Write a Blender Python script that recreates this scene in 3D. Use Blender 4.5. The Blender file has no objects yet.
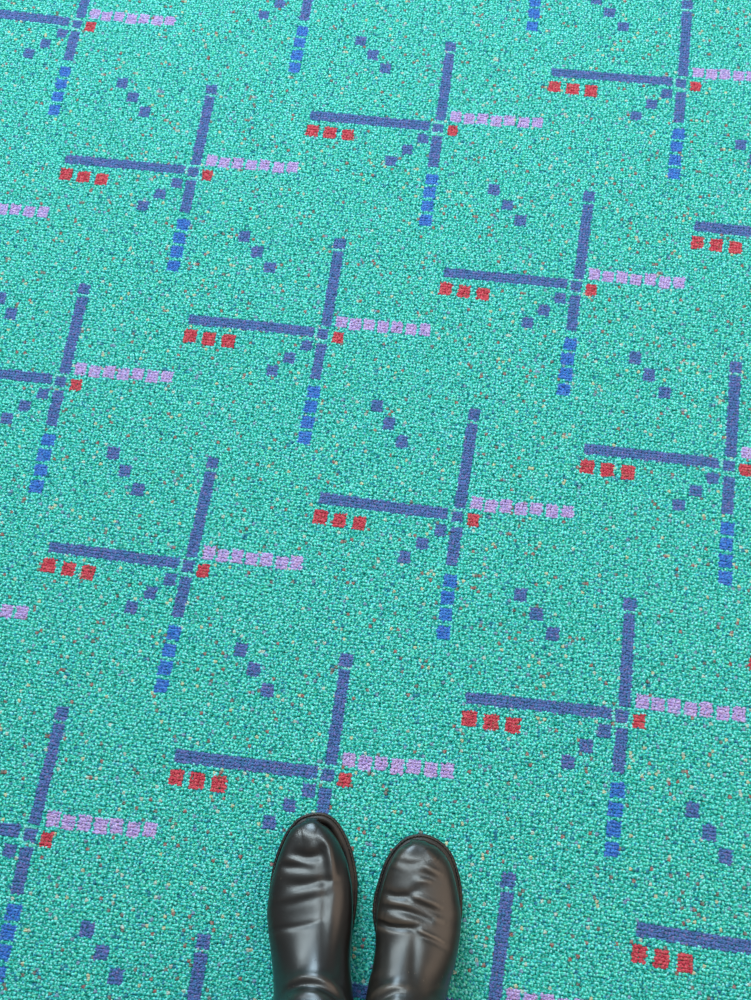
import bpy, bmesh, math, random
import numpy as np
from mathutils import Vector, Matrix

# ---------------------------------------------------------------- camera and carpet measurements
# (unit camera height; everything is multiplied by HC metres)
R_CAM = [[0.996143, -0.074185, 0.046867], [0.084195, 0.958518, -0.272312], [-0.024721, 0.275207, 0.961067]]
CAM = [0.291893, -0.660789, 1.0]
LAT_A = [0.277556, 0.077095]
LAT_B = [0.166278, -0.193335]
UNIT = 0.0156205
EX = [0.999268, -0.038264]
RBF_S = 0.144
RBF_C = [[-0.2706, -0.8798], [-0.2706, -0.7198], [-0.2706, -0.5598], [-0.2706, -0.3998], [-0.2706, -0.2398], [-0.2706, -0.0798], [-0.2706, 0.0802], [-0.2706, 0.2402], [-0.2706, 0.4002], [-0.1106, -0.8798], [-0.1106, -0.7198], [-0.1106, -0.5598], [-0.1106, -0.3998], [-0.1106, -0.2398], [-0.1106, -0.0798], [-0.1106, 0.0802], [-0.1106, 0.2402], [-0.1106, 0.4002], [0.0494, -0.8798], [0.0494, -0.7198], [0.0494, -0.5598], [0.0494, -0.3998], [0.0494, -0.2398], [0.0494, -0.0798], [0.0494, 0.0802], [0.0494, 0.2402], [0.0494, 0.4002], [0.2094, -0.8798], [0.2094, -0.7198], [0.2094, -0.5598], [0.2094, -0.3998], [0.2094, -0.2398], [0.2094, -0.0798], [0.2094, 0.0802], [0.2094, 0.2402], [0.2094, 0.4002], [0.3694, -0.8798], [0.3694, -0.7198], [0.3694, -0.5598], [0.3694, -0.3998], [0.3694, -0.2398], [0.3694, -0.0798], [0.3694, 0.0802], [0.3694, 0.2402], [0.3694, 0.4002], [0.5294, -0.8798], [0.5294, -0.7198], [0.5294, -0.5598], [0.5294, -0.3998], [0.5294, -0.2398], [0.5294, -0.0798], [0.5294, 0.0802], [0.5294, 0.2402], [0.5294, 0.4002], [0.6894, -0.8798], [0.6894, -0.7198], [0.6894, -0.5598], [0.6894, -0.3998], [0.6894, -0.2398], [0.6894, -0.0798], [0.6894, 0.0802], [0.6894, 0.2402], [0.6894, 0.4002]]
RBF_W = [[-0.001296, -0.001712], [-0.000582, -0.000189], [0.001866, 0.003373], [-1.3e-05, -0.000687], [-0.000853, -0.00015], [-0.000444, -0.000404], [-0.001425, 0.001161], [0.000226, 0.00551], [0.00088, 0.001336], [-0.002042, -0.002011], [-0.002206, -0.001364], [0.00252, 0.003943], [0.002339, -0.000268], [-0.000744, -0.000308], [-0.000156, -0.000643], [-0.000402, -0.002746], [-0.001454, -0.001969], [-0.000258, -0.002192], [0.00196, 0.001262], [-0.000918, -0.001107], [-0.001383, -0.001942], [0.001751, 0.001223], [0.00175, 0.000551], [0.000707, -0.000574], [0.000558, 0.003168], [-0.002149, 9.5e-05], [-0.000502, -0.001652], [0.001797, 0.001086], [-0.000614, 0.001441], [-0.001239, -0.000834], [0.000573, 0.000792], [0.00282, 0.000936], [-0.000543, -0.002341], [-0.000395, -0.002533], [0.000226, 0.001637], [0.000965, -9.1e-05], [-0.000861, -0.001108], [0.001457, 0.00095], [-0.000293, -0.000615], [-0.005011, -0.003483], [-0.000934, -0.001572], [0.002068, 0.003436], [0.000651, -0.000113], [-0.001838, 0.000403], [0.000431, -0.001366], [-0.001523, -0.003563], [0.001818, 0.00161], [0.003575, 0.00466], [0.000434, 0.001958], [-0.001233, -0.000842], [-0.001776, -0.00021], [0.002531, 0.000503], [-0.000846, -0.000777], [-0.000285, -0.000586], [-0.000859, -0.003582], [-0.001326, -0.003025], [-0.000384, -0.001945], [-0.001107, -0.001634], [-0.000634, -0.002028], [-0.001462, -0.001762], [0.002242, 0.001514], [0.00127, 0.002167], [0.000422, 0.001431]]
HC = 1.2
W, H, FPX = 751, 1000, 1000.0
R = np.array(R_CAM); CAMP = np.array(CAM) * HC + np.array([0, 0, .003])      # measured from the top of the pile
LAT_A = np.array(LAT_A); LAT_B = np.array(LAT_B); EX = np.array(EX)
EY = np.array([-EX[1], EX[0]])
RBF_C = np.array(RBF_C); RBF_W = np.array(RBF_W)
SC = bpy.context.scene
COL = SC.collection

def at(px, py, z=0.0):
    """the point at height z (metres) that the photograph shows at this pixel"""
    d = R @ np.array([(px - W/2)/FPX, -(py - H/2)/FPX, -1.0])
    t = (z - CAMP[2]) / d[2]
    return CAMP + d*t

def tag(o, label=None, cat=None, group=None, kind=None):
    if label: o['label'] = label
    if cat: o['category'] = cat
    if group: o['group'] = group
    if kind: o['kind'] = kind
    return o

def link(name, me, mats, parent=None, smooth=True):
    o = bpy.data.objects.new(name, me)
    for m in (mats if isinstance(mats, (list, tuple)) else [mats]):
        me.materials.append(m)
    if smooth:
        me.polygons.foreach_set('use_smooth', [True]*len(me.polygons))
    COL.objects.link(o)
    if parent: o.parent = parent
    return o

def srgb(r, g, b):
    f = lambda v: v/12.92 if v <= .04045 else ((v+.055)/1.055)**2.4
    return tuple(f(v/255) for v in (r, g, b))

# ---------------------------------------------------------------- materials
def mat(name):
    m = bpy.data.materials.new(name); m.use_nodes = True
    n = m.node_tree.nodes; l = m.node_tree.links
    return m, n, l, n['Principled BSDF']

def mat_pile():
    m, n, l, b = mat('carpet_yarn')
    a = n.new('ShaderNodeAttribute'); a.attribute_name = 'yarn'
    l.new(a.outputs['Color'], b.inputs['Base Color'])
    b.inputs['Roughness'].default_value = .85
    b.inputs['Specular IOR Level'].default_value = .25
    return m

def mat_backing():
    m, n, l, b = mat('carpet_backing')
    tc = n.new('ShaderNodeTexCoord')
    v = n.new('ShaderNodeTexVoronoi'); v.inputs['Scale'].default_value = 330
    l.new(tc.outputs['Object'], v.inputs['Vector'])
    sep = n.new('ShaderNodeSeparateColor'); l.new(v.outputs['Color'], sep.inputs[0])
    r = n.new('ShaderNodeValToRGB'); l.new(sep.outputs[0], r.inputs[0])
    r.color_ramp.interpolation = 'CONSTANT'
    e = r.color_ramp.elements
    stops = [(0, (14,120,108)), (.28, (40,172,150)), (.6, (90,215,200)), (.88, (30,110,140)), (.95, (170,80,80)), (.975, (215,190,150))]
    e[0].position = 0; e[0].color = (*srgb(*stops[0][1]), 1)
    e[1].position = stops[1][0]; e[1].color = (*srgb(*stops[1][1]), 1)
    for p, c in stops[2:]:
        x = e.new(p); x.color = (*srgb(*c), 1)
    l.new(r.outputs[0], b.inputs['Base Color'])
    b.inputs['Roughness'].default_value = .95
    return m

def mat_leather(name, base, base2, rough, seed, wear=0.0):
    m, n, l, b = mat(name)
    tc = n.new('ShaderNodeTexCoord')
    mp = n.new('ShaderNodeMapping'); mp.inputs['Location'].default_value = (seed, seed*.7, 0)
    l.new(tc.outputs['Object'], mp.inputs['Vector'])
    n1 = n.new('ShaderNodeTexNoise'); n1.inputs['Scale'].default_value = 55; n1.inputs['Detail'].default_value = 6
    l.new(mp.outputs[0], n1.inputs['Vector'])
    mix = n.new('ShaderNodeMix'); mix.data_type = 'RGBA'
    rp = n.new('ShaderNodeMapRange'); rp.inputs[1].default_value = .42; rp.inputs[2].default_value = .68
    l.new(n1.outputs['Fac'], rp.inputs[0]); l.new(rp.outputs[0], mix.inputs['Factor'])
    mix.inputs['A'].default_value = (*base, 1); mix.inputs['B'].default_value = (*base2, 1)
    # small light scuff flecks, stretched along the foot
    mp2 = n.new('ShaderNodeMapping'); mp2.inputs['Scale'].default_value = (1, .45, 1); mp2.inputs['Location'].default_value = (seed*2, 0, 0)
    l.new(tc.outputs['Object'], mp2.inputs['Vector'])
    v = n.new('ShaderNodeTexVoronoi'); v.inputs['Scale'].default_value = 260
    l.new(mp2.outputs[0], v.inputs['Vector'])
    lt = n.new('ShaderNodeMapRange'); lt.inputs[1].default_value = .16; lt.inputs[2].default_value = .08
    l.new(v.outputs['Distance'], lt.inputs[0])
    n3 = n.new('ShaderNodeTexNoise'); n3.inputs['Scale'].default_value = 38; l.new(mp.outputs[0], n3.inputs['Vector'])
    r3 = n.new('ShaderNodeMapRange'); r3.inputs[1].default_value = .56; r3.inputs[2].default_value = .66
    l.new(n3.outputs['Fac'], r3.inputs[0])
    mu = n.new('ShaderNodeMath'); mu.operation = 'MULTIPLY'; l.new(lt.outputs[0], mu.inputs[0]); l.new(r3.outputs[0], mu.inputs[1])
    mu2 = n.new('ShaderNodeMath'); mu2.operation = 'MULTIPLY'; mu2.inputs[1].default_value = .55; l.new(mu.outputs[0], mu2.inputs[0])
    mx2 = n.new('ShaderNodeMix'); mx2.data_type = 'RGBA'
    l.new(mu2.outputs[0], mx2.inputs['Factor']); l.new(mix.outputs['Result'], mx2.inputs['A'])
    mx2.inputs['B'].default_value = (.16, .12, .09, 1)
    ge = n.new('ShaderNodeNewGeometry')
    pr = n.new('ShaderNodeMapRange'); pr.inputs[1].default_value = .503; pr.inputs[2].default_value = .52; pr.inputs[4].default_value = wear
    l.new(ge.outputs['Pointiness'], pr.inputs[0])
    mx3 = n.new('ShaderNodeMix'); mx3.data_type = 'RGBA'
    l.new(pr.outputs[0], mx3.inputs['Factor']); l.new(mx2.outputs['Result'], mx3.inputs['A'])
    mx3.inputs['B'].default_value = (.17, .12, .085, 1)
    l.new(mx3.outputs['Result'], b.inputs['Base Color'])
    rr = n.new('ShaderNodeMapRange'); rr.inputs[3].default_value = rough-.06; rr.inputs[4].default_value = rough+.1
    l.new(n1.outputs['Fac'], rr.inputs[0]); l.new(rr.outputs[0], b.inputs['Roughness'])
    n2 = n.new('ShaderNodeTexNoise'); n2.inputs['Scale'].default_value = 900; n2.inputs['Detail'].default_value = 2
    l.new(tc.outputs['Object'], n2.inputs['Vector'])
    ad = n.new('ShaderNodeMath'); ad.operation = 'MULTIPLY_ADD'; ad.inputs[1].default_value = 1.0
    l.new(n1.outputs['Fac'], ad.inputs[0]); l.new(n2.outputs['Fac'], ad.inputs[2])
    bp = n.new('ShaderNodeBump'); bp.inputs['Strength'].default_value = .14; bp.inputs['Distance'].default_value = .0006
    l.new(ad.outputs[0], bp.inputs['Height']); l.new(bp.outputs[0], b.inputs['Normal'])
    b.inputs['Specular IOR Level'].default_value = .68 if rough < .4 else .5
    return m

PILE = mat_pile(); BACK = mat_backing()
LEATHER = mat_leather('black_leather', (.012,.011,.0105), (.013,.011,.010), .29, 0.0, .12)
LEATHER_WORN = mat_leather('worn_black_leather', (.015,.013,.011), (.022,.017,.013), .31, 3.1, .5)
SOLE = mat_leather('sole_rubber', (.006,.006,.006), (.012,.010,.009), .7, 1.0)
WELT = mat_leather('welt_leather', (.006,.005,.0045), (.034,.023,.016), .5, 2.0)
THREAD = mat_leather('waxed_thread', (.05,.035,.025), (.11,.08,.055), .6, 5.0)
LINING = mat_leather('boot_lining', (.05,.04,.035), (.06,.05,.04), .8, 5.0)

# ---------------------------------------------------------------- carpet pile
def build_carpet():
    rng = np.random.default_rng(7)
    u = UNIT
    # tuft grid in pattern units (p along the long bar, q up the standing bar, leaning slightly)
    LEAN = 0.030
    def to_world(p, q):
        x = p + LEAN*q
        w = (x[:, None]*EX + q[:, None]*EY)*u
        d = np.zeros_like(w)
        for c, k in zip(RBF_C, RBF_W):
            g = np.exp(-((w-c)**2).sum(1)/(2*RBF_S**2))
            d += g[:, None]*k
        return w + d
    lo = np.array([-.62, -1.34]); hi = np.array([1.02, .62])      # a margin all round the framed patch
    cs = [np.array([x, y]) for x in (lo[0], hi[0]) for y in (lo[1], hi[1])]
    qs = [c@EY/u for c in cs]; ps = [c@EX/u - LEAN*(c@EY)/u for c in cs]
    SP, SQ = .2, .205
    P, Q = np.meshgrid(np.arange(min(ps), max(ps), SP), np.arange(min(qs), max(qs), SQ))
    stag = (np.arange(P.shape[0]) % 2)[:, None]*SP*.22
    P = (P + stag).ravel(); Q = Q.ravel()
    jit = rng.normal(0, .018, (2, len(P)))
    P = P + jit[0]; Q = Q + jit[1]
    wpos = to_world(P, Q)
    keep = (wpos[:, 0] > lo[0]) & (wpos[:, 0] < hi[0]) & (wpos[:, 1] > lo[1]) & (wpos[:, 1] < hi[1])
    P, Q, wpos = P[keep], Q[keep], wpos[keep]
    # three loops per tuft
    K = 3
    n = len(P)
    th0 = rng.random(n)*math.pi*2
    t0 = (th0[:, None] + np.arange(K)*2*math.pi/K).ravel()
    off = np.stack([np.cos(t0), np.sin(t0)], 1)*.27*SP
    P = np.repeat(P, K) + off[:, 0]; Q = np.repeat(Q, K) + off[:, 1]
    ctr = np.repeat(wpos, K, 0)*HC + (off[:, :1]*EX + off[:, 1:]*EY)*u*HC
    nt = n; n = nt*K
    # lattice of motifs in (p, q)
    def pq(v):
        q = v@EY/u; return np.array([v@EX/u - LEAN*q, q])
    A = pq(LAT_A); B = pq(LAT_B)
    def N(x, y): return np.array([x - LEAN*y, y])
    code = np.zeros(n, int)     # 0 ground, 1 indigo bar, 2 royal blue, 3 lilac, 4 red, 5 pale fleck line
    shapes = []
    def box(c, x, y, w, h): shapes.append((c, x - LEAN*y - w/2 + .02, x - LEAN*y + w/2 - .02, y - h/2 + .02, y + h/2 - .02))
    box(5, -.47, .06, .2, .9); box(5, .0, .43, .9, .2); box(5, 0.0, -.5, .9, .2); box(5, .24, 6.74, .9, .18)
    box(1, -5.12, .10, 8.96, .80)                     # long bar to the left
    box(1, .19, 3.62, .80, 6.02)                      # standing bar
    box(1, .28, 7.24, .88, .86)                       # its cap
    box(1, -.02, .0, .80, .78)                          # centre
    box(1, -.03, -2.06, .80, 2.72)                    # lower bar
    for x, y in ((-1.04,-1.03), (-2.13,-2.07), (-3.19,-3.16)): box(1, x, y, .84, .84)
    for x, y in ((4.51,-4.87), (5.57,-6.03), (6.65,-7.20)): box(1, x, y, .86, .90)
    for x, y in ((-.05,-4.41), (-.12,-5.52), (-.15,-6.65), (-.18,-7.81)): box(2, x, y, .92, .92)
    for x, y in ((1.2,1.08), (2.17,1.0), (3.15,1.08), (4.17,1.01), (5.15,1.12), (6.2,1.06), (7.2,1.15)): box(3, x, y, .84, .92)
    for x, y in ((-9.29,-1.18), (-7.95,-1.25), (-6.59,-1.29)): box(4, x, y, .94, 1.0)
    box(4, 1.06, -.15, .80, .90)
    Minv = np.linalg.inv(np.stack([A, B], 1))
    ij = (Minv @ np.stack([P, Q])).T
    base = np.floor(ij).astype(int)
    for di in range(-1, 3):
        for dj in range(-1, 3):
            k = base + [di, dj]
            c = k[:, :1]*A + k[:, 1:]*B
            rx = P - c[:, 0]; ry = Q - c[:, 1]
            near = (np.abs(rx) < 11) & (np.abs(ry) < 9)
            for cd, x0, x1, y0, y1 in shapes:
                m = near & (rx > x0) & (rx < x1) & (ry > y0) & (ry < y1)
                if cd == 5: m &= (code == 0)
                code[m] = cd
    # yarn palettes: every tuft shows three loops
    pal = {
        0: None,
        1: ([(84,114,178), (96,118,186), (110,114,184), (72,104,162), (76,126,182), (126,120,182), (62,112,160)], [.28, .22, .13, .15, .12, .05, .05]),
        2: ([(64,122,212), (80,138,222), (56,108,198), (92,126,212), (54,134,200)], [.34, .24, .24, .12, .06]),
        3: ([(196,166,230), (210,184,238), (182,152,220), (202,160,216), (168,172,226)], [.32, .26, .24, .1, .08]),
        4: ([(210,72,92), (222,94,108), (192,60,80), (204,96,102), (166,88,84)], [.34, .24, .24, .12, .06]),
        5: ([(126,222,220), (100,208,204), (150,226,228), (60,164,164), (200,190,216)], [.3, .3, .2, .16, .04]),
    }
    # the ground yarn twists a pale, a mid and a deep strand together in every tuft
    strands = [([(128,236,232), (110,226,222), (146,234,242), (116,230,204)], [.4, .35, .15, .10]),
               ([(66,202,192), (52,188,178), (82,210,194), (62,188,200)], [.35, .3, .2, .15]),
               ([(24,152,144), (38,168,154), (22,134,134), (44,142,170), (96,164,184)], [.34, .32, .16, .12, .06])]
    colr = np.zeros((n, 3))
    for k_, (cols, pr) in enumerate(strands):
        cc = np.array([srgb(*c) for c in cols]); colr[k_::K] = cc[rng.choice(len(cc), nt, p=pr)]
    for cd in (1, 2, 3, 4, 5):
        cols, pr = pal[cd]
        m = code == cd
        cc = np.array([srgb(*c) for c in cols]); pr = np.array(pr)/sum(pr)
        colr[m] = cc[rng.choice(len(cc), m.sum(), p=pr)]
    # single flecks of other yarn scattered over the ground
    g = code == 0
    fl = np.repeat(rng.random(nt), K)
    for lo_, hi_, c1 in ((0, .0080, (178,80,80)), (.0080, .0160, (140,90,92)), (.0160, .0220, (220,202,168)), (.0220, .0300, (208,206,200)), (.0300, .0380, (140,146,190)), (.0380, .0460, (36,104,150))):
        m = g & (fl >= lo_) & (fl < hi_)
        cc = np.array(srgb(*c1))
        colr[m] = colr[m]*.25 + cc*.75
    colr *= rng.normal(1, .05, (n, 1)).clip(.7, 1.3)
    colr *= YARN_GAIN
    # geometry: low domed loops lying over one another
    rad = u*HC*SP
    S = 6
    ang = np.arange(S)*2*math.pi/S
    nb = n
    t1 = rng.random(nb)*math.pi*2
    la = rad*rng.uniform(.52, .64, nb); lb = rad*rng.uniform(.40, .48, nb)
    ex = np.stack([np.cos(t1), np.sin(t1)], 1); ey = np.stack([-np.sin(t1), np.cos(t1)], 1)
    V = np.zeros((nb, S*2+1, 3))
    zt = rng.uniform(.0030, .0040, nb)
    for i in range(S):
        V[:, i, :2] = ctr + ex*(la*np.cos(ang[i]))[:, None] + ey*(lb*np.sin(ang[i]))[:, None]
        V[:, i, 2] = .0017
        V[:, S+i, :2] = ctr + ex*(.72*la*np.cos(ang[i]))[:, None] + ey*(.72*lb*np.sin(ang[i]))[:, None]
        V[:, S+i, 2] = zt*.88
    V[:, 2*S, :2] = ctr; V[:, 2*S, 2] = zt
    faces = []
    for i in range(S):
        j = (i+1) % S
        faces.append((i, j, S+j)); faces.append((i, S+j, S+i)); faces.append((S+i, S+j, 2*S))
    Fc = (np.array(faces)[None] + (np.arange(nb)*(2*S+1))[:, None, None]).reshape(-1, 3)
    me = bpy.data.meshes.new('carpet_pile')
    me.vertices.add(nb*(2*S+1)); me.vertices.foreach_set('co', V.reshape(-1).astype(np.float32))
    me.loops.add(Fc.size); me.loops.foreach_set('vertex_index', Fc.reshape(-1).astype(np.int32))
    me.polygons.add(len(Fc)); me.polygons.foreach_set('loop_start', (np.arange(len(Fc))*3).astype(np.int32))
    me.polygons.foreach_set('use_smooth', np.ones(len(Fc), bool))
    me.update(calc_edges=True)
    at_ = me.attributes.new('yarn', 'FLOAT_COLOR', 'POINT')
    cv = np.ones((nb, 2*S+1, 4), np.float32); cv[:, :, :3] = colr.reshape(nb, 1, 3)
    at_.data.foreach_set('color', cv.reshape(-1))
    o = link('carpet', me, PILE, smooth=False)
    tag(o, 'teal airport carpet with indigo, red, lilac and blue cross pattern', 'carpet', kind='stuff')
    print('tufts', nt, 'loops', nb)

YARN_GAIN = np.array([.88, .93, .86])
build_carpet()

# floor slab beneath the pile
bm = bmesh.new()
bmesh.ops.create_cube(bm, size=1)
for v in bm.verts:
    v.co = Vector((v.co.x*7 + .3, v.co.y*7 - .3, (v.co.z-.5)*.05 + .0012))
me = bpy.data.meshes.new('floor'); bm.to_mesh(me); bm.free()
tag(link('floor', me, BACK, smooth=False), kind='structure')

# ---------------------------------------------------------------- boots
def pchip(xs, ys, x):
    xs = np.asarray(xs, float); ys = np.asarray(ys, float); x = np.clip(x, xs[0], xs[-1])
    h = np.diff(xs); d = np.diff(ys)/h
    m = np.zeros(len(xs)); m[0] = d[0]; m[-1] = d[-1]
    for i in range(1, len(xs)-1):
        if d[i-1]*d[i] > 0:
            w1 = 2*h[i]+h[i-1]; w2 = h[i]+2*h[i-1]
            m[i] = (w1+w2)/(w1/d[i-1]+w2/d[i])
    i = np.clip(np.searchsorted(xs, x, side='right')-1, 0, len(h)-1)
    t = (x-xs[i])/h[i]
    return ((2*t**3-3*t**2+1)*ys[i] + (t**3-2*t**2+t)*h[i]*m[i] + (-2*t**3+3*t**2)*ys[i+1] + (t**3-t**2)*h[i]*m[i+1])

def closed_curve(pts, n):
    """smooth closed curve through points, n samples evenly spaced"""
    p = np.asarray(pts, float); k = len(p); out = []
    for i in range(k):
        p0, p1, p2, p3 = p[i-1], p[i], p[(i+1) % k], p[(i+2) % k]
        for t in np.linspace(0, 1, 24, endpoint=False):
            out.append(.5*((2*p1)+(-p0+p2)*t+(2*p0-5*p1+4*p2-p3)*t*t+(-p0+3*p1-3*p2+p3)*t**3))
    out = np.array(out + [out[0]])
    L = np.r_[0, np.cumsum(np.linalg.norm(np.diff(out, axis=0), axis=1))]
    s = np.linspace(0, L[-1], n, endpoint=False)
    return np.stack([np.interp(s, L, out[:, 0]), np.interp(s, L, out[:, 1])], 1)

def sweep_ring(curve, prof, name, m, parent):
    """closed curve (n,2), profile [(inset, z)] closed loop -> ring mesh; positive inset moves inwards"""
    n = len(curve)
    tg = np.roll(curve, -1, 0) - np.roll(curve, 1, 0); tg /= np.linalg.norm(tg, axis=1)[:, None]
    nr = np.stack([-tg[:, 1], tg[:, 0]], 1)
    c = curve.mean(0)
    if ((c-curve)*nr).sum() < 0: nr = -nr
    vs = []; k = len(prof)
    for i in range(n):
        for (d, z) in prof: vs.append((*(curve[i]+nr[i]*d), z))
    fs = [(i*k+j, ((i+1) % n)*k+j, ((i+1) % n)*k+(j+1) % k, i*k+(j+1) % k) for i in range(n) for j in range(k)]
    me = bpy.data.meshes.new(name); me.from_pydata(vs, [], fs); me.update()
    fix_normals(me)
    return link(name, me, m, parent)

def fix_normals(me):
    bm = bmesh.new(); bm.from_mesh(me); bmesh.ops.recalc_face_normals(bm, faces=bm.faces); bm.to_mesh(me); bm.free()

def slab(curve, levels, name, m, parent):
    """closed outline swept through (inset, z) levels and capped top and bottom"""
    n = len(curve)
    tg = np.roll(curve, -1, 0) - np.roll(curve, 1, 0); tg /= np.linalg.norm(tg, axis=1)[:, None]
    nr = np.stack([-tg[:, 1], tg[:, 0]], 1)
    if ((curve.mean(0)-curve)*nr).sum() < 0: nr = -nr
    vs = []
    for (d, z) in levels:
        for i in range(n): vs.append((*(curve[i]+nr[i]*d), z))
    fs = []
    for j in range(len(levels)-1):
        for i in range(n): fs.append((j*n+i, j*n+(i+1) % n, (j+1)*n+(i+1) % n, (j+1)*n+i))
    fs.append(tuple(range(n))[::-1]); fs.append(tuple((len(levels)-1)*n+i for i in range(n)))
    me = bpy.data.meshes.new(name); me.from_pydata(vs, [], fs); me.update(); fix_normals(me)
    o = link(name, me, m, parent)
    return o

Z0 = .0034            # top of the trodden pile
def build_boot(label, D):
    toe = at(*D['toe'], .018)[:2]; heel = at(*D['heel'], .018)[:2]
    S = (heel-toe); S /= np.linalg.norm(S); X = np.array([-S[1], S[0]])      # X: to image right
    if X[0] < 0: X = -X
    def loc(px, py, z):
        w = at(px, py, z)[:2]-toe; return np.array([w@X, w@S])
    root = bpy.data.objects.new('boot', None); COL.objects.link(root)
    root.empty_display_size = .05
    root.matrix_world = Matrix(((X[0], -S[0], 0, toe[0]), (X[1], -S[1], 0, toe[1]), (0, 0, 1, 0), (0, 0, 0, 1)))
    tag(root, label, 'boot', 'black leather boots on the carpet')
    fl = lambda a: np.stack([a[:, 0], -a[:, 1]], 1)                          # local: x right, y forward (toe at 0, heel at -L)
    out = np.array([loc(x, y, .018) for x, y in D['sole']])
    crv = fl(closed_curve(out, 260))
    # outsole, heel, welt with stitching
    slab(crv, [(.0035, Z0), (.0015, Z0+.0008), (.0008, Z0+.003), (.0006, .0135), (.0012, .0148), (.004, .0152)], 'outsole', SOLE, root)
    hl = np.array([loc(x, y, .018) for x, y in D['heelblock']])
    welt = sweep_ring(crv, [(.0105, .0150), (.0008, .0150), (-.0002, .0160), (0, .0176), (.0012, .0188), (.0030, .0184), (.0036, .0176), (.0044, .0190), (.0064, .0194), (.0105, .0190)], 'welt', WELT, root)
    tg = np.roll(crv, -1, 0)-np.roll(crv, 1, 0); tg /= np.linalg.norm(tg, axis=1)[:, None]
    nr = np.stack([-tg[:, 1], tg[:, 0]], 1)
    if ((crv.mean(0)-crv)*nr).sum() < 0: nr = -nr
    bm = bmesh.new()
    for i in range(0, 260, 2):
        c = crv[i]+nr[i]*.0022
        a = math.atan2(tg[i, 1], tg[i, 0])
        r = bmesh.ops.create_uvsphere(bm, u_segments=6, v_segments=4, radius=.0005)['verts']
        bmesh.ops.transform(bm, verts=r, matrix=Matrix.Translation((c[0], c[1], .0190)) @ Matrix.Rotation(a, 4, 'Z') @ Matrix.Diagonal((1.9, .8, .7, 1)))
    me = bpy.data.meshes.new('stitching'); bm.to_mesh(me); bm.free()
    link('stitching', me, THREAD, welt)
    # upper
    up_l = np.array([loc(*a) for a in D['up_left']]); up_r = np.array([loc(*a) for a in D['up_right']])
    #            t    Ts    Tz    Bs    Bz    m    e_lat
    T = np.array(D['stations'])
    t = T[:, 0]
    NS, NR = 260, 168
    ts = np.linspace(0, 1, NS)
    Ts, Tz, Bs, Bz, mm, ee = [pchip(t, T[:, k], ts) for k in range(1, 7)]
    ph = np.arange(NR)*2*math.pi/NR
    cen = loc(*D['shaft_centre'])[0]
    V = np.zeros((NS, NR, 3))
    for i in range(NS):
        Tp = np.array([Ts[i], Tz[i]]); Bp = np.array([Bs[i], Bz[i]])
        M_ = Bp + (Tp-Bp)*mm[i]
        sm = M_[0]
        xl = pchip(up_l[:, 1], up_l[:, 0], np.array([sm]))[0]; xr = pchip(up_r[:, 1], up_r[:, 0], np.array([sm]))[0]
        f = np.clip((ts[i]-D['blend'][0])/(D['blend'][1]-D['blend'][0]), 0, 1); f = f*f*(3-2*f)
        zt = M_[1]
        c_ = cen + np.interp(zt, [.13, .30], [0, D['splay']]); wl = c_-np.interp(zt, D['shaft_z'], D['shaft_w']); wr = c_+np.interp(zt, D['shaft_z'], D['shaft_w'])
        xl = xl*(1-f)+wl*f; xr = xr*(1-f)+wr*f
        xc = (xl+xr)/2 + D['crest']*(1-f)*(xr-xl); 
        for j in range(NR):
            c, s = math.cos(ph[j]), math.sin(ph[j])
            e = ee[i] if s > 0 else min(ee[i], .62)*(1-f)+f
            lat = math.copysign(abs(c)**(e), c)
            vv = math.copysign(abs(s)**(ee[i] if s > 0 else min(ee[i],.5)*(1-f)+f), s)
            x = xc + (xr-xc)*lat if lat > 0 else xc + (xc-xl)*lat
            q = M_ + (Tp-M_)*vv if vv > 0 else M_ + (M_-Bp)*vv
            V[i, j] = (x, q[0], q[1])
    # creases
    nrm = np.zeros_like(V)
    dS = np.gradient(V, axis=0); dR = np.roll(V, -1, 1)-np.roll(V, 1, 1)
    nrm = np.cross(dS, dR); nn = np.linalg.norm(nrm, axis=2, keepdims=True); nrm = nrm/np.maximum(nn, 1e-12)
    mid = V.mean(1, keepdims=True)
    if ((V-mid)*nrm).sum() < 0: nrm = -nrm
    disp = np.zeros(V.shape[:2])
    # each crease runs over the leather itself: find where its points lie on the surface
    Vw = np.stack([V[:, :, 0], V[:, :, 1]], 2)@np.stack([X, S]) + toe
    cw = np.concatenate([Vw, V[:, :, 2:]], 2) - CAMP
    cc_ = cw@R
    pxv = np.stack([W/2+FPX*cc_[..., 0]/-cc_[..., 2], H/2-FPX*cc_[..., 1]/-cc_[..., 2]], 2)
    nw = np.concatenate([nrm[:, :, :2]@np.stack([X, S]), nrm[:, :, 2:]], 2)
    facing = (nw*cw).sum(2) < 0
    for (pts, depth, width) in D['creases']:
        pp = np.array([p[:2] for p in pts], float); fine = []
        for k in range(len(pp)-1):
            for q in range(4): fine.append(pp[k]+(pp[k+1]-pp[k])*q/4)
        fine.append(pp[-1]); L = []
        for q in fine:
            dd = np.where(facing, ((pxv-q)**2).sum(2), 1e9)
            L.append(V[np.unravel_index(dd.argmin(), dd.shape)])
        L = np.array(L)
        for _ in range(3):
            L[1:-1] = (L[:-2] + 2*L[1:-1] + L[2:])/4
        w = width*1.25/830.0
        best = np.full(disp.shape, 1e9); tt = np.zeros(disp.shape)
        tot = np.maximum(np.linalg.norm(np.diff(L, axis=0), axis=1), 1e-6); cum = np.r_[0, np.cumsum(tot)]
        for k in range(len(L)-1):
            a, b = L[k], L[k+1]; ab = b-a
            u_ = np.clip(((V-a)@ab)/max(ab@ab, 1e-9), 0, 1)
            d = np.linalg.norm(V-a-u_[..., None]*ab, axis=2); m_ = d < best
            best[m_] = d[m_]; tt[m_] = ((cum[k]+u_*tot[k])/cum[-1])[m_]
        taper = np.sqrt(np.clip(np.sin(np.pi*np.clip(tt, .02, .98)), 0, 1))
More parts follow.
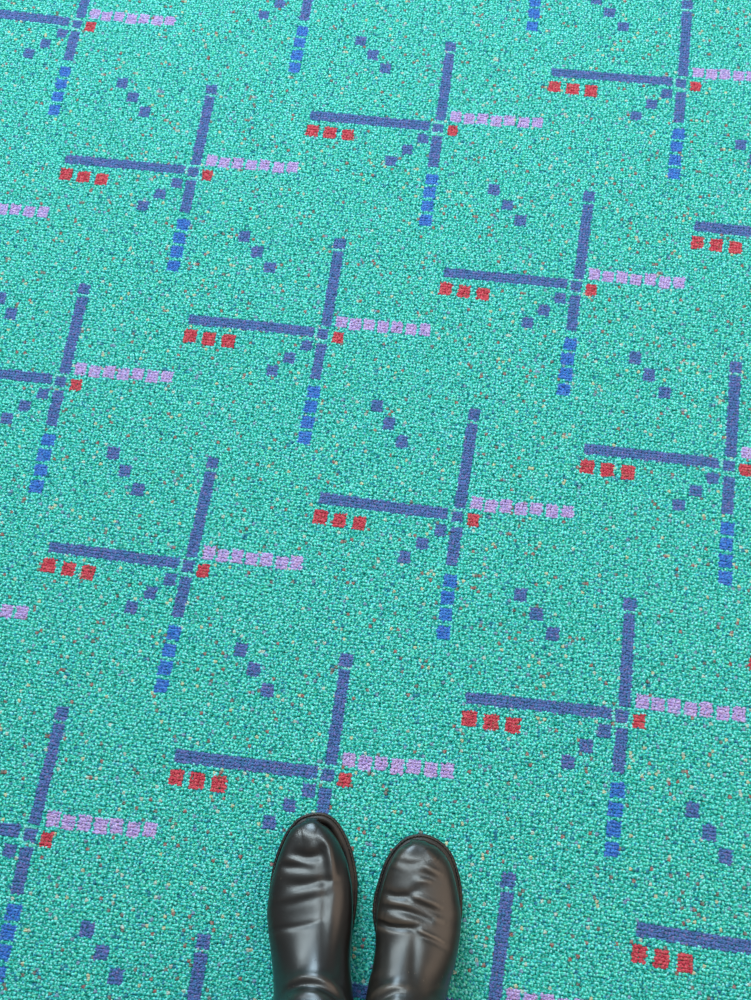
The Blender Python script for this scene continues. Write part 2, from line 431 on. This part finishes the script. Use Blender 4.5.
        disp += -depth*.00066*np.exp(-best**2/(2*w*w))*(.25+.75*taper)
    topm = np.clip((V[:, :, 2]-.028)/.02, 0, 1)
    ankle = 1 - np.clip((V[:, :, 2]-.19)/.02, 0, 1)
    front = (nrm[:, :, 2] > -.2) | (nrm[:, :, 1] < 0)
    # gentle unevenness of soft leather
    rnd = np.random.default_rng(D['seed'])
    und = np.zeros_like(disp)
    for _ in range(16):
        k = rnd.normal(0, 1, 3); k *= rnd.uniform(50, 150)/np.linalg.norm(k)
        und += np.sin(V@k + rnd.random()*6.28)
    V += nrm*((disp*front*ankle + und*.00008)*topm)[:, :, None]
    verts = [(x, -s, z) for x, s, z in V.reshape(-1, 3)]
    fs = [(i*NR+j, i*NR+(j+1) % NR, (i+1)*NR+(j+1) % NR, (i+1)*NR+j) for i in range(NS-1) for j in range(NR)]
    verts.append(tuple(np.mean(verts[:NR], axis=0))); c0 = len(verts)-1
    fs += [(j, c0, (j+1) % NR) for j in range(NR)]
    # turned-over lip and inner wall of the open shaft
    top = V[-1]; ct = top.mean(0); base = len(verts)
    rings = [(.994, .0015), (.975, .0015), (.965, -.002), (.955, -.06), (.90, -.16)]
    for sc, dz in rings:
        for j in range(NR):
            p = ct+(top[j]-ct)*sc; verts.append((p[0], -p[1], p[2]+dz))
    pr = (NS-1)*NR
    for k in range(len(rings)):
        cu = base+k*NR
        fs += [(pr+j, pr+(j+1) % NR, cu+(j+1) % NR, cu+j) for j in range(NR)]
        pr = cu
    me = bpy.data.meshes.new('upper'); me.from_pydata(verts, [], fs); me.update(); fix_normals(me)
    link('upper', me, D['leather'], root)
    return root

# left of the pair in the photograph
ST = [  # t    Ts    Tz    Bs    Bz    m    e
    (0.00, .0050, .0230, .0055, .0180, .50, .76),
    (0.03, .0058, .0350, .0066, .0175, .50, .76),
    (0.07, .0092, .0435, .0100, .0175, .52, .78),
    (0.13, .0215, .0515, .0210, .0175, .55, .83),
    (0.21, .0480, .0580, .0480, .0175, .57, .90),
    (0.29, .0730, .0630, .0760, .0175, .56, .92),
    (0.37, .0990, .0700, .1080, .0175, .54, .95),
    (0.45, .1240, .0815, .1480, .0175, .54, .97),
    (0.53, .1480, .0965, .1930, .0175, .55, 1.0),
    (0.61, .1680, .1140, .2380, .0240, .56, 1.0),
    (0.69, .1800, .1360, .2620, .0600, .53, 1.0),
    (0.77, .1840, .1740, .2640, .1250, .50, 1.0),
    (0.87, .1800, .2450, .2700, .2250, .50, 1.0),
    (1.00, .1700, .3400, .2760, .3400, .50, 1.0),
]
BOOT_A = dict(
    toe=(314, 813), heel=(311, 1040), seed=3, crest=.13, leather=LEATHER,
    sole=[(316,812.5),(300,817),(289,828),(281,842),(274,862),(269.5,888),(268.5,912),(271,938),(278,965),(282,990),(284,1015),(291,1034),(308,1043),
          (326,1036),(335,1015),(338,990),(342,968),(349,943),(355,918),(357.5,890),(356,869),(350,845),(340,825),(329,815)],
    heelblock=[(284,990),(338,990)],
    up_left=[(306,821,.025),(293,828,.03),(284.5,843,.035),(277,863,.038),(270.5,888,.040),(267.5,912,.042),(268.5,931,.045),(270.5,955,.055),(272,980,.065),(275,1010,.07),(281,1035,.07),(300,1056,.07)],
    up_right=[(318,821,.025),(330,830,.03),(341,847,.035),(348,866,.038),(352,888,.040),(353,912,.042),(352,931,.045),(350,955,.055),(348,980,.065),(344,1010,.07),(340,1035,.07),(318,1056,.07)],
    stations=ST, blend=(.44, .68), shaft_centre=(312.5,1000,.115), splay=-.020, shaft_z=[.05,.09,.14,.22,.34], shaft_w=[.045,.044,.0435,.0445,.048],
    creases=[
        ([(296,854,.055),(307,857,.055),(317,856,.055),(323,850,.055)], 3.0, 2.6),
        ([(302,838,.05),(308,835,.05),(315,837,.05)], -1.4, 6),
        ([(281,866,.045),(295,867,.055),(308,868,.056)], 1.5, 2.2),
        ([(283,859,.045),(296,860,.055)], -.9, 2),
        ([(279,875,.045),(300,875,.057),(322,877,.057)], -.8, 3),
        ([(290,885,.055),(306,885,.06),(322,880,.055),(334,880,.05)], 1.7, 2.4),
        ([(276,902,.045),(296,897,.06),(312,889,.06),(326,886,.055)], -1.0, 3),
        ([(274,905,.045),(292,903,.06),(310,899,.062),(330,896,.055)], .9, 2.2),
        ([(271,929,.05),(290,928,.065),(308,925,.07),(322,921,.065)], 1.1, 1.6),
        ([(325,838,.05),(329,848,.05),(332,862,.05),(332,882,.05)], -2.2, 2.6),
        ([(317,842,.055),(322,856,.056),(325,875,.056),(325,900,.06),(324,930,.065),(324,960,.08)], 1.5, 3.0),
        ([(337,842,.04),(341,860,.04),(343,885,.045)], .8, 2.6),
        ([(286,990,.10),(300,984.5,.11),(316,985,.11),(330,991,.10),(340,1001,.10)], 4.0, 2.4),
        ([(290,982,.09),(304,977,.10),(320,977,.10),(334,985,.09),(345,998,.09)], -2.6, 3),
        ([(288,1001,.12),(303,993.5,.13),(318,996,.13),(328,1003,.12)], -2.0, 3.0),
        ([(300,1001,.13),(312,998,.14),(322,1002,.13)], 2.0, 2.4),
    ])
build_boot('black leather boot set further forward, smoother vamp, toe nearly touching an indigo bar', BOOT_A)

BOOT_B = dict(
    toe=(420, 834.5), heel=(410, 1060), seed=9, crest=-.11, leather=LEATHER_WORN,
    sole=[(419,834),(405,838),(393,849),(384,864),(378,882),(373.5,900),(373,918),(377,942),(380,968),(378,995),(376,1025),(380,1048),(396,1061),
          (414,1059),(428,1046),(436,1022),(444,996),(451,968),(458,944),(461.5,920),(462.5,900),(460.5,880),(453.5,857),(444,844),(432,836.5)],
    heelblock=[(376,1010),(436,1010)],
    up_left=[(410,842,.025),(399,849,.03),(391,862,.035),(385,878,.038),(380,897,.040),(377,915,.042),(376,930,.045),(375.5,945,.05),(372.5,968,.06),(369,988,.07),(367,1015,.07),(369,1045,.07),(390,1074,.07)],
    up_right=[(425,841,.025),(438,848,.03),(449,862,.035),(455,880,.038),(459,900,.040),(461,915,.042),(461,930,.045),(459.5,945,.05),(456,965,.06),(450,988,.07),(443,1015,.07),(434,1045,.07),(410,1074,.07)],
    stations=ST, blend=(.44, .68), shaft_centre=(405.5,1000,.115), splay=.020, shaft_z=[.05,.09,.14,.22,.34], shaft_w=[.047,.0465,.0455,.0455,.048],
    creases=[
        ([(408,848,.05),(401,858,.05),(395,870,.05)], -1.0, 4.5),
        ([(396,861,.05),(410,865,.055),(424,862,.055)], .9, 1.8),
        ([(426,850,.05),(437,860,.05)], -1.2, 2.0),
        ([(424,866,.055),(441,875,.05)], -1.2, 1.8),
        ([(420,872,.055),(438,881,.05)], 1.0, 1.8),
        ([(414,881,.055),(433,881,.055)], -1.0, 1.8),
        ([(386,893,.045),(396,897,.055),(408,896,.06),(414,892,.06)], 2.6, 2.2),
        ([(410,894,.06),(424,900,.06),(440,907,.05)], -1.7, 2.0),
        ([(414,901,.06),(428,907,.06),(442,914,.05)], 1.0, 2.2),
        ([(388,902,.05),(404,905,.06),(414,909,.06)], -1.1, 2.6),
        ([(383,907,.045),(398,909,.06),(412,913,.06),(430,920,.06)], 1.7, 2.0),
        ([(384,917,.045),(398,919,.06),(414,922,.062)], -1.3, 2.8),
        ([(377,921,.045),(388,926,.055),(402,928,.065),(416,928,.065)], 3.2, 1.7),
        ([(415,928,.065),(428,934,.06),(443,942,.055)], -1.5, 1.3),
        ([(420,934,.065),(432,939,.06),(446,948,.055)], 1.0, 2.0),
        ([(430,917,.06),(446,923,.05)], -1.1, 2.5),
        ([(415,934,.07),(415,955,.08),(413,980,.10)], 1.6, 2.6),
        ([(370,999,.09),(380,990,.11),(394,986,.12),(406,987,.12)], -2.0, 2.8),
        ([(378,1002,.11),(388,995,.12),(398,992,.12),(407,995,.12)], 2.2, 2.2),
        ([(370,985,.08),(384,978,.09),(400,976,.10)], .9, 3),
        ([(428,998,.10),(438,994,.09),(448,996,.08)], 1.6, 2.4),
    ])
build_boot('black leather boot set further back, brown-scuffed and deeply creased across the toes', BOOT_B)

# ---------------------------------------------------------------- light
def area(name, loc, target, size, power, color, sy=None):
    d = bpy.data.lights.new(name, 'AREA'); d.energy = power; d.color = color
    d.shape = 'RECTANGLE' if sy else 'SQUARE'; d.size = size
    if sy: d.size_y = sy
    o = bpy.data.objects.new(name, d); COL.objects.link(o); o.location = loc
    o.rotation_euler = (Vector(target)-Vector(loc)).to_track_quat('-Z', 'Y').to_euler()
    return o
C0 = (.25, -.35, 0)
area('ceiling_panel_light', (-1.1, 1.6, 2.9), (-.05, 1.2, 0), .48, 172, (.79, .945, 1.0), 4.6)
area('window_light', (-1.2, 5.0, 1.9), (.2, -.8, .2), 1.3, 270, (.62, .84, 1.0), 3.4)
area('warm_lamp_light', (2.1, -.4, 2.2), (.35, -.9, .05), 2.2, 32, (1.0, .76, .58))
w = bpy.data.worlds.new('World'); SC.world = w; w.use_nodes = True
bg = w.node_tree.nodes['Background']; bg.inputs[0].default_value = (.97, .98, 1.0, 1); bg.inputs[1].default_value = .15

# ---------------------------------------------------------------- camera
cd = bpy.data.cameras.new('camera'); cam = bpy.data.objects.new('camera', cd); COL.objects.link(cam)
cd.sensor_fit = 'VERTICAL'; cd.sensor_height = 36; cd.sensor_width = 36*.751; cd.lens = 36*FPX/1000
cd.clip_start = .01
M = Matrix([[*R[0], CAMP[0]], [*R[1], CAMP[1]], [*R[2], CAMP[2]], [0, 0, 0, 1]])
cam.matrix_world = M
SC.camera = cam
vs = SC.view_settings
vs.view_transform = 'Standard'; vs.look = 'None'; vs.exposure = 0; vs.gamma = 1; vs.use_curve_mapping = False
